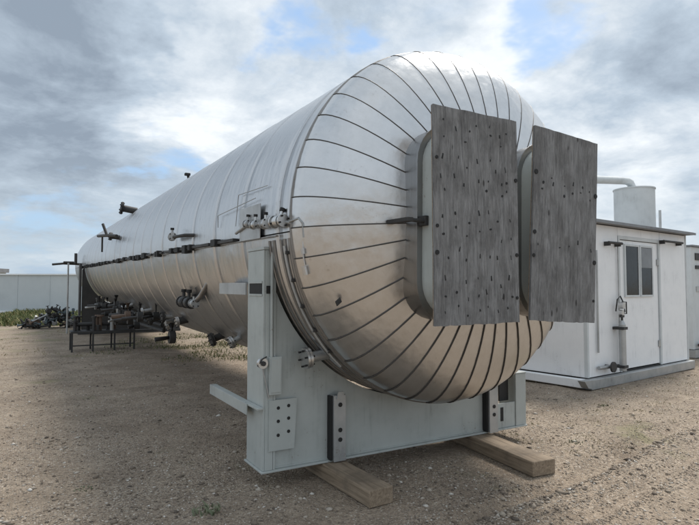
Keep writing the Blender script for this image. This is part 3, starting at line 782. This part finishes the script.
# ------------------------------------------------------------------ gravel
def stones(n, rmin, rmax, smin, smax, seed, az=(-8, 70), ridge=False):
    r_ = np.random.default_rng(seed)
    cx, cy = -3.162, -4.102
    rad = np.exp(r_.uniform(np.log(rmin), np.log(rmax), n)); an = np.radians(r_.uniform(az[0], az[1], n))
    x = cx + rad * np.sin(an); y = cy + rad * np.cos(an)
    cl = np.sin(x * 2.3 + 1.2 * np.sin(y * 1.9)) * np.sin(y * 2.1 + np.sin(x * 2.7)) + r_.normal(0, .8, n)
    keep = cl > -.55
    if ridge:
        q_ = y - .165 * x + .03 * np.sin(x * 1.7); keep = r_.random(n) < sum(np.exp(-((q_ - c_) / .07) ** 2) for c_ in (-1.28, -.98, -1.75, -1.45, -2.6, -2.9, -3.35))
    for bx_, by_ in ((-.95, -.1), (.58, -.1)): keep &= ~((abs(x - bx_) < .27) & (y > -.95) & (y < 1.8))
    x, y = x[keep], y[keep]; n = len(x)
    s = smin * (smax / smin) ** (r_.random(n) ** 3.2) * (1 + .5 * np.exp(-((y - .165 * x + 1.28) / .1) ** 2))
    base = np.array([(1, 0, .1), (.45, .85, .15), (-.5, .8, .1), (-1, 0, .15), (-.45, -.85, .1), (.5, -.8, .15), (.1, .1, .85), (0, 0, -.6)])
    fc = np.array([(0, 1, 6), (1, 2, 6), (2, 3, 6), (3, 4, 6), (4, 5, 6), (5, 0, 6), (1, 0, 7), (2, 1, 7), (3, 2, 7), (4, 3, 7), (5, 4, 7), (0, 5, 7)])
    V = base[None] * (1 + r_.uniform(-.3, .3, (n, 8, 3)))
    V = V * s[:, None, None] * r_.uniform(.65, 1.2, (n, 1, 3))
    a = r_.uniform(0, 6.28, n); c, s_ = np.cos(a)[:, None], np.sin(a)[:, None]
    Xr = V[..., 0] * c - V[..., 1] * s_; Yr = V[..., 0] * s_ + V[..., 1] * c
    P = np.stack([Xr + x[:, None], Yr + y[:, None], V[..., 2] * .7 + (gz(x, y) + s * .05)[:, None]], -1).reshape(-1, 3)
    F = (fc[None] + (np.arange(n) * 8)[:, None, None]).reshape(-1, 3)
    return P, F
P1, F1 = stones(130000, 2.6, 16, .003, .014, 1)
P3, F3 = stones(60000, 3.0, 9, .004, .012, 3, (20, 70), True)
P2, F2 = stones(9000, 3, 26, .010, .032, 2)
obj('gravel', fast_mesh('gravel', np.r_[P1, P2, P3], np.r_[F1, F2 + len(P1), F3 + len(P1) + len(P2)], True), 'stone', kind='stuff')


# ------------------------------------------------------------------ grass and weeds
def blades(cx, cy, rad, n, h, seed, wd=.004, lean=.5):
    r_ = np.random.default_rng(seed); a = r_.uniform(0, 6.28, n); q = rad * np.sqrt(r_.random(n))
    bx_ = cx + q * np.cos(a); by_ = cy + q * np.sin(a); az = r_.uniform(0, 6.28, n); hh = h * r_.uniform(.4, 1.2, n)
    ln = lean * r_.uniform(.2, 1, n) * hh; dx, dy = np.cos(az), np.sin(az); w_ = wd * r_.uniform(.6, 1.3, n)
    z0 = gz(bx_, by_)
    v = np.stack([np.stack([bx_ - dy * w_, by_ + dx * w_, z0 - .01], -1), np.stack([bx_ + dy * w_, by_ - dx * w_, z0 - .01], -1),
                  np.stack([bx_ + dx * ln * .4 + dy * w_ * .7, by_ + dy * ln * .4 - dx * w_ * .7, z0 + hh * .6], -1),
                  np.stack([bx_ + dx * ln, by_ + dy * ln, z0 + hh], -1)], 1)
    return v.reshape(-1, 3), (np.array([(0, 1, 2), (0, 2, 3)])[None] + (np.arange(n) * 4)[:, None, None]).reshape(-1, 3)
r_ = np.random.default_rng(5)
spots = []; dry = []
for k in range(120):       # strip in front of the long building
    u = r_.uniform(-1, 1); spots.append((-5.0 + u * 7, 26 + r_.uniform(-4, 9), r_.uniform(.4, 1.0), 200, r_.uniform(.12, .34), .022))
for k in range(60):        # beneath and beside the tank
    spots.append((1.3 + r_.normal(0, .9), r_.uniform(7.5, 15), .5, 90, .05, .008))
for k in range(110):        # thin growth on the open ground towards the shed
    dry.append((r_.uniform(1.2, 8.0), r_.uniform(-.8, 1.4), .10, 14, .022, .003))
for k in range(40): dry.append((-3.4 + r_.uniform(-2.2, 1.6), r_.uniform(9, 22), .25, 14, .045, .005))
for nm_, sp_, mt_ in (('grass', spots, 'grass'), ('dry_grass', dry, 'drygrass')):
    gv, gf, off = [], [], 0
    for i, (x, y, rd, n, h, wd) in enumerate(sp_):
        v, f = blades(x, y, rd, n, h, 100 + i, wd, .8 if mt_ == 'grass' else 1.6); gv.append(v); gf.append(f + off); off += len(v)
    obj(nm_, fast_mesh(nm_, np.concatenate(gv), np.concatenate(gf)), mt_, kind='stuff')


def weed(label, x, y, rad, n, h, seed):
    v, f = blades(0, 0, rad, n, h, seed, .009, 1.6)
    v[:, 2] += float(gz(x, y))
    o = obj('weed', fast_mesh('weed', v, f), 'weed', None, (x, y, 0)); return tag(o, label, 'weed', 'small weeds growing out of the gravel')
weed('low green weed on the gravel in front of the saddle corner', -2.03, -.17, .11, 60, .045, 1)
weed('small dark weed on the open gravel away from the tank', -2.75, .75, .06, 30, .022, 2)
weed('tiny green tuft between the timber end and the shed', 1.75, -.35, .07, 40, .022, 3)
weed('short weed at the foot of the shed skid', 3.6, .6, .07, 35, .02, 4)
